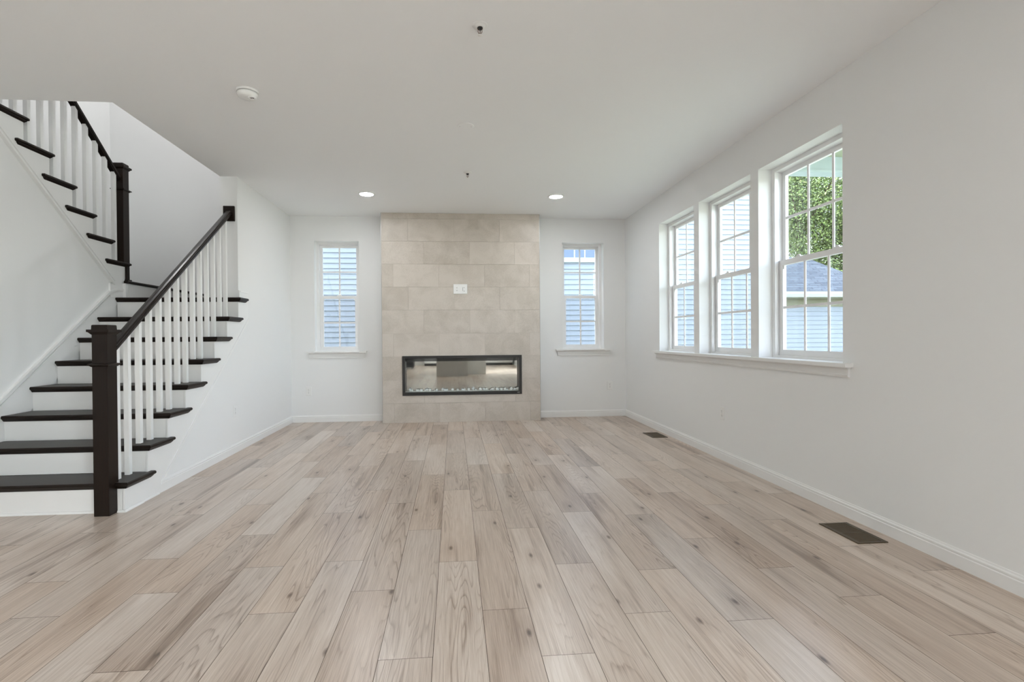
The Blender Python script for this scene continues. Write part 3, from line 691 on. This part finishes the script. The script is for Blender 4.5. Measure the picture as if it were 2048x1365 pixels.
rail(ur, UX, 5.390, zq(5.390), 3.70, zq(3.70))
for k in range(-2, 9):
    y = 4.302+.1275*k
    ti = max(i for i in range(7) if YU[i] > y+.012)
    baluster(ur, UX, y, ZU[ti]+.0003, zq(y)-.0555, -.80)

# ------------------------------------------------------------------ kitchen behind the camera (seen only in the fireplace glass)
k = empty('kitchen_island', 'grey kitchen island reflected in the fireplace glass', 'kitchen island', (0, 0, 0))
m = MB(); m.box(-.50, .39, -2.9, -.95, 0, .88); m.build('body', M_island, k)
m = MB(); m.box(.392, .95, -2.9, -1.6, .0, .88); m.build('end_cabinet', M_cab, k)
m = MB(); m.box(-.56, 1.01, -2.96, -.80, .8803, .92); m.build('countertop', M_counter, k, bevel=.004)
k = empty('base_cabinets', 'row of white base cabinets reflected in the fireplace glass', 'cabinet')
m = MB(); m.box(-1.15, 2.3, YR+.0005, YR+.60, .10, .88); m.build('carcass', M_cab, k)
m = MB(); m.box(-1.15, 2.3, YR+.0005, YR+.53, 0.0005, .0998); m.build('toe_kick', M_range, k)
for i in range(7):
    x = -1.14+i*.49; m = MB(); m.box(x, x+.48, YR+.6003, YR+.62, .12, .86); dd = m.build('door', M_cab, k)
m = MB(); m.box(-1.18, 2.33, YR+.0005, YR+.64, .8803, .92); m.build('countertop', M_counter, k)
k = empty('kitchen_range', 'dark kitchen range reflected at the left of the fireplace glass', 'range')
m = MB(); m.box(-2.2, -1.44, -5.4, -4.7, .05, .91); m.build('body', M_range, k)
m = MB(); m.box(-2.18, -1.46, -4.6997, -4.68, .2, .78); dd = m.build('oven_door', M_range, k)
m = MB(); m.box(-2.1, -1.54, -4.655, -4.635, .72, .74); m.box(-2.08, -2.05, -4.68, -4.655, .72, .74); m.box(-1.59, -1.56, -4.68, -4.655, .72, .74); m.build('handle', M_steel, dd)
for x in (-2.15, -1.49):
    for y in (-5.35, -4.75): m = MB(); m.lathe([(.015, .0003), (.015, .05)], 10, (x, y, 0)); m.build('foot', M_range, k)

# ------------------------------------------------------------------ outside
gm = MB(); gm.box(-30, 40, -30, 60, -1.2, -1.0); struct(gm.build('ground', M_ground), 'pale ground outside the house, lightened to bounce light indoors', 'ground')
def siding(mb, x0, x1, y, z0, z1, pitch=.1016):
    n = int(round((z1-z0)/pitch))
    for i in range(n):
        z = z0+i*pitch
        mb.face([(x0, y-.020, z), (x1, y-.020, z), (x1, y-.004, z+pitch), (x0, y-.004, z+pitch)])
        mb.face([(x0, y-.004, z), (x1, y-.004, z), (x1, y-.020, z), (x0, y-.020, z)])
    mb.box(x0, x1, y-.003, y+.2, z0, z1)
    return mb
NY = 10.1
nb = empty('neighbor_house', 'pale blue clapboard house just outside the windows', 'house', (0, NY, -1.0))
siding(MB(), -9, 6.3, 0, 0, 8.13).build('siding_wall', M_siding, nb)
m = MB(); m.box(6.24, 6.34, -.028, .2, 0, 8.13); m.build('corner_board', M_extwhite, nb)
m = MB(); m.prism([(-9.4, 8.131), (6.7, 8.131), (4.5, 10.2), (-7, 10.2)], 'y', -.35, 9.0); m.build('roof', M_shingle, nb)
m = MB(); m.box(-9, 6.3, .2, 8.5, 0, 8.13); m.build('house_body', M_siding, nb)
wx0, wx1, wz0, wz1 = 1.66, 2.835, 3.675, 5.10
m = MB(); m.box(wx0-.09, wx0, -.05, .0, wz0-.09, wz1+.09); m.box(wx1, wx1+.09, -.05, .0, wz0-.09, wz1+.09); m.box(wx0, wx1, -.05, .0, wz1, wz1+.09); m.box(wx0, wx1, -.05, .0, wz0-.09, wz0)
for x in (2.40, 2.61, 2.02): m.box(x-.012, x+.012, -.035, 0, wz0, wz1)
m.box(wx0, wx1, -.034, 0, 4.39, 4.41)
nw = m.build('window', M_extwhite, nb)
m = MB(); m.box(wx0, wx1, -.030, -.020, wz0, wz1); m.build('pane', M_extglass, nw)
# garage wing with a hipped roof
gy = 11.2
gw = empty('garage', 'low garage with grey hipped roof beyond the nearest right window', 'garage', (0, gy, -1.0))
siding(MB(), 6.5, 9.75, 0, 0, 2.75).build('siding_wall', M_siding, gw)
m = MB(); m.box(6.5, 9.75, .2, 5, 0, 2.75); m.build('garage_body', M_siding, gw)
ez = 3.045; ye = -.30; rx = 8.72; rise = .98; run = 1.22
R = [(6.36, ye, ez), (rx+run+.05, ye, ez), (rx, ye+run, ez+rise), (6.36, ye+run, ez+rise)]
B = [(6.36, ye+run*4, ez), (rx+run+.05, ye+run*4, ez), (rx, ye+run*3, ez+rise), (6.36, ye+run*3, ez+rise)]
m = MB(); m.face(R); m.face([R[1], B[1], B[2], R[2]]); m.face([R[3], R[2], B[2], B[3]]); m.face([B[1], B[0], B[3], B[2]]); m.face([R[0], R[3], B[3], B[0]]); m.face([R[0], B[0], B[1], R[1]])
m.build('roof', M_shingle, gw)
m = MB(); m.prism([(ye-.10, ez+.02), (ye-.10, ez-.03), (ye-.07, ez-.10), (ye, ez-.10), (ye, ez+.02)], 'x', 6.36, rx+run+.1); m.build('gutter', M_extwhite, gw)
m = MB(); m.box(6.36, rx+run+.05, ye, -.0, ez-.12, ez-.002); m.build('soffit', M_soffit, gw)
m = MB(); m.box(6.5, 9.8, -.02, -.0005, 2.75, ez-.12); m.build('frieze_board', M_soffit, gw)
# porch cover just outside the nearest window
pc = empty('porch_cover', 'porch ceiling and pale blue beam above the trees in the nearest right window', 'porch', (0, 0, 0))
m = MB(); m.box(2.62, 4.7, 3.45, 5.15, 2.93, 3.0); m.build('soffit', M_greensoffit, pc)
m = MB(); m.box(2.62, 4.7, 4.98, 5.12, 2.768, 2.9295); m.box(2.62, 4.7, 4.965, 4.98, 2.768, 2.79); m.build('beam', M_bluetrim, pc)
m = MB(); m.box(4.56, 4.7, 4.98, 5.12, -1.0, 2.7675); m.build('post', M_extwhite, pc)
# trees
def tree(label, x, y, h, r, seed, n, m_leaf):
    rnd = random.Random(seed); root = empty('tree', label, 'tree', (x, y, -1.0), 0, 'trees beyond the garage')
    t = MB(); t.lathe([(.22, 0), (.17, h*.3), (.10, h*.6), (.03, h*.85)], 10)
    for q in range(9):
        a = rnd.uniform(0, 2*PI); z0 = h*rnd.uniform(.18, .6); L = r*rnd.uniform(.6, .95); e = (L*math.cos(a), L*math.sin(a), z0+L*rnd.uniform(.2, .7))
        t.loft([[(px_+dx, py_+dy, pz_) for dx, dy in ((-w_, 0), (0, -w_), (w_, 0), (0, w_))] for (px_, py_, pz_, w_) in ((0, 0, z0, .07), (e[0]*.5, e[1]*.5, z0+(e[2]-z0)*.6, .045), (*e, .012))])
    t.build('trunk', M_bark, root)
    cl = [(rnd.gauss(0, .45)*r, rnd.gauss(0, .45)*r, h*rnd.uniform(.16, .95), r*rnd.uniform(.28, .48)) for _ in range(42)]
    f = MB()
    for i in range(n):
        cx, cy, cz, cr = cl[i % len(cl)]
        d = Vector((rnd.gauss(0, 1), rnd.gauss(0, 1), rnd.gauss(0, 1))).normalized()*cr*rnd.uniform(.55, 1.05)
        p = Vector((cx, cy, cz))+d*1.0
        nrm = (d.normalized()+Vector((rnd.uniform(-.8, .8), rnd.uniform(-.8, .8), rnd.uniform(-.2, 1.0)))).normalized()
        a = nrm.orthogonal().normalized(); a.rotate(Matrix.Rotation(rnd.uniform(0, 6.28), 3, nrm)); b2 = nrm.cross(a)
        s_ = rnd.uniform(.022, .048); f.face([p-a*s_, p+b2*s_*.55, p+a*s_*1.1, p-b2*s_*.55])
    f.build('crown', m_leaf, root)
tree('bright green leafy tree at the left behind the garage roof', 11.6, 16.4, 9.5, 3.2, 3, 95000, M_leafA)
tree('olive green leafy tree at the right behind the garage roof', 14.9, 17.6, 9.8, 3.3, 5, 85000, M_leafB)
tree('bright green leafy tree in front of the olive tree', 13.4, 15.4, 7.4, 2.3, 8, 60000, M_leafA)
tree('darkest tree farthest behind the garage roof', 13.4, 21.5, 12.0, 4.4, 11, 60000, M_leafB)
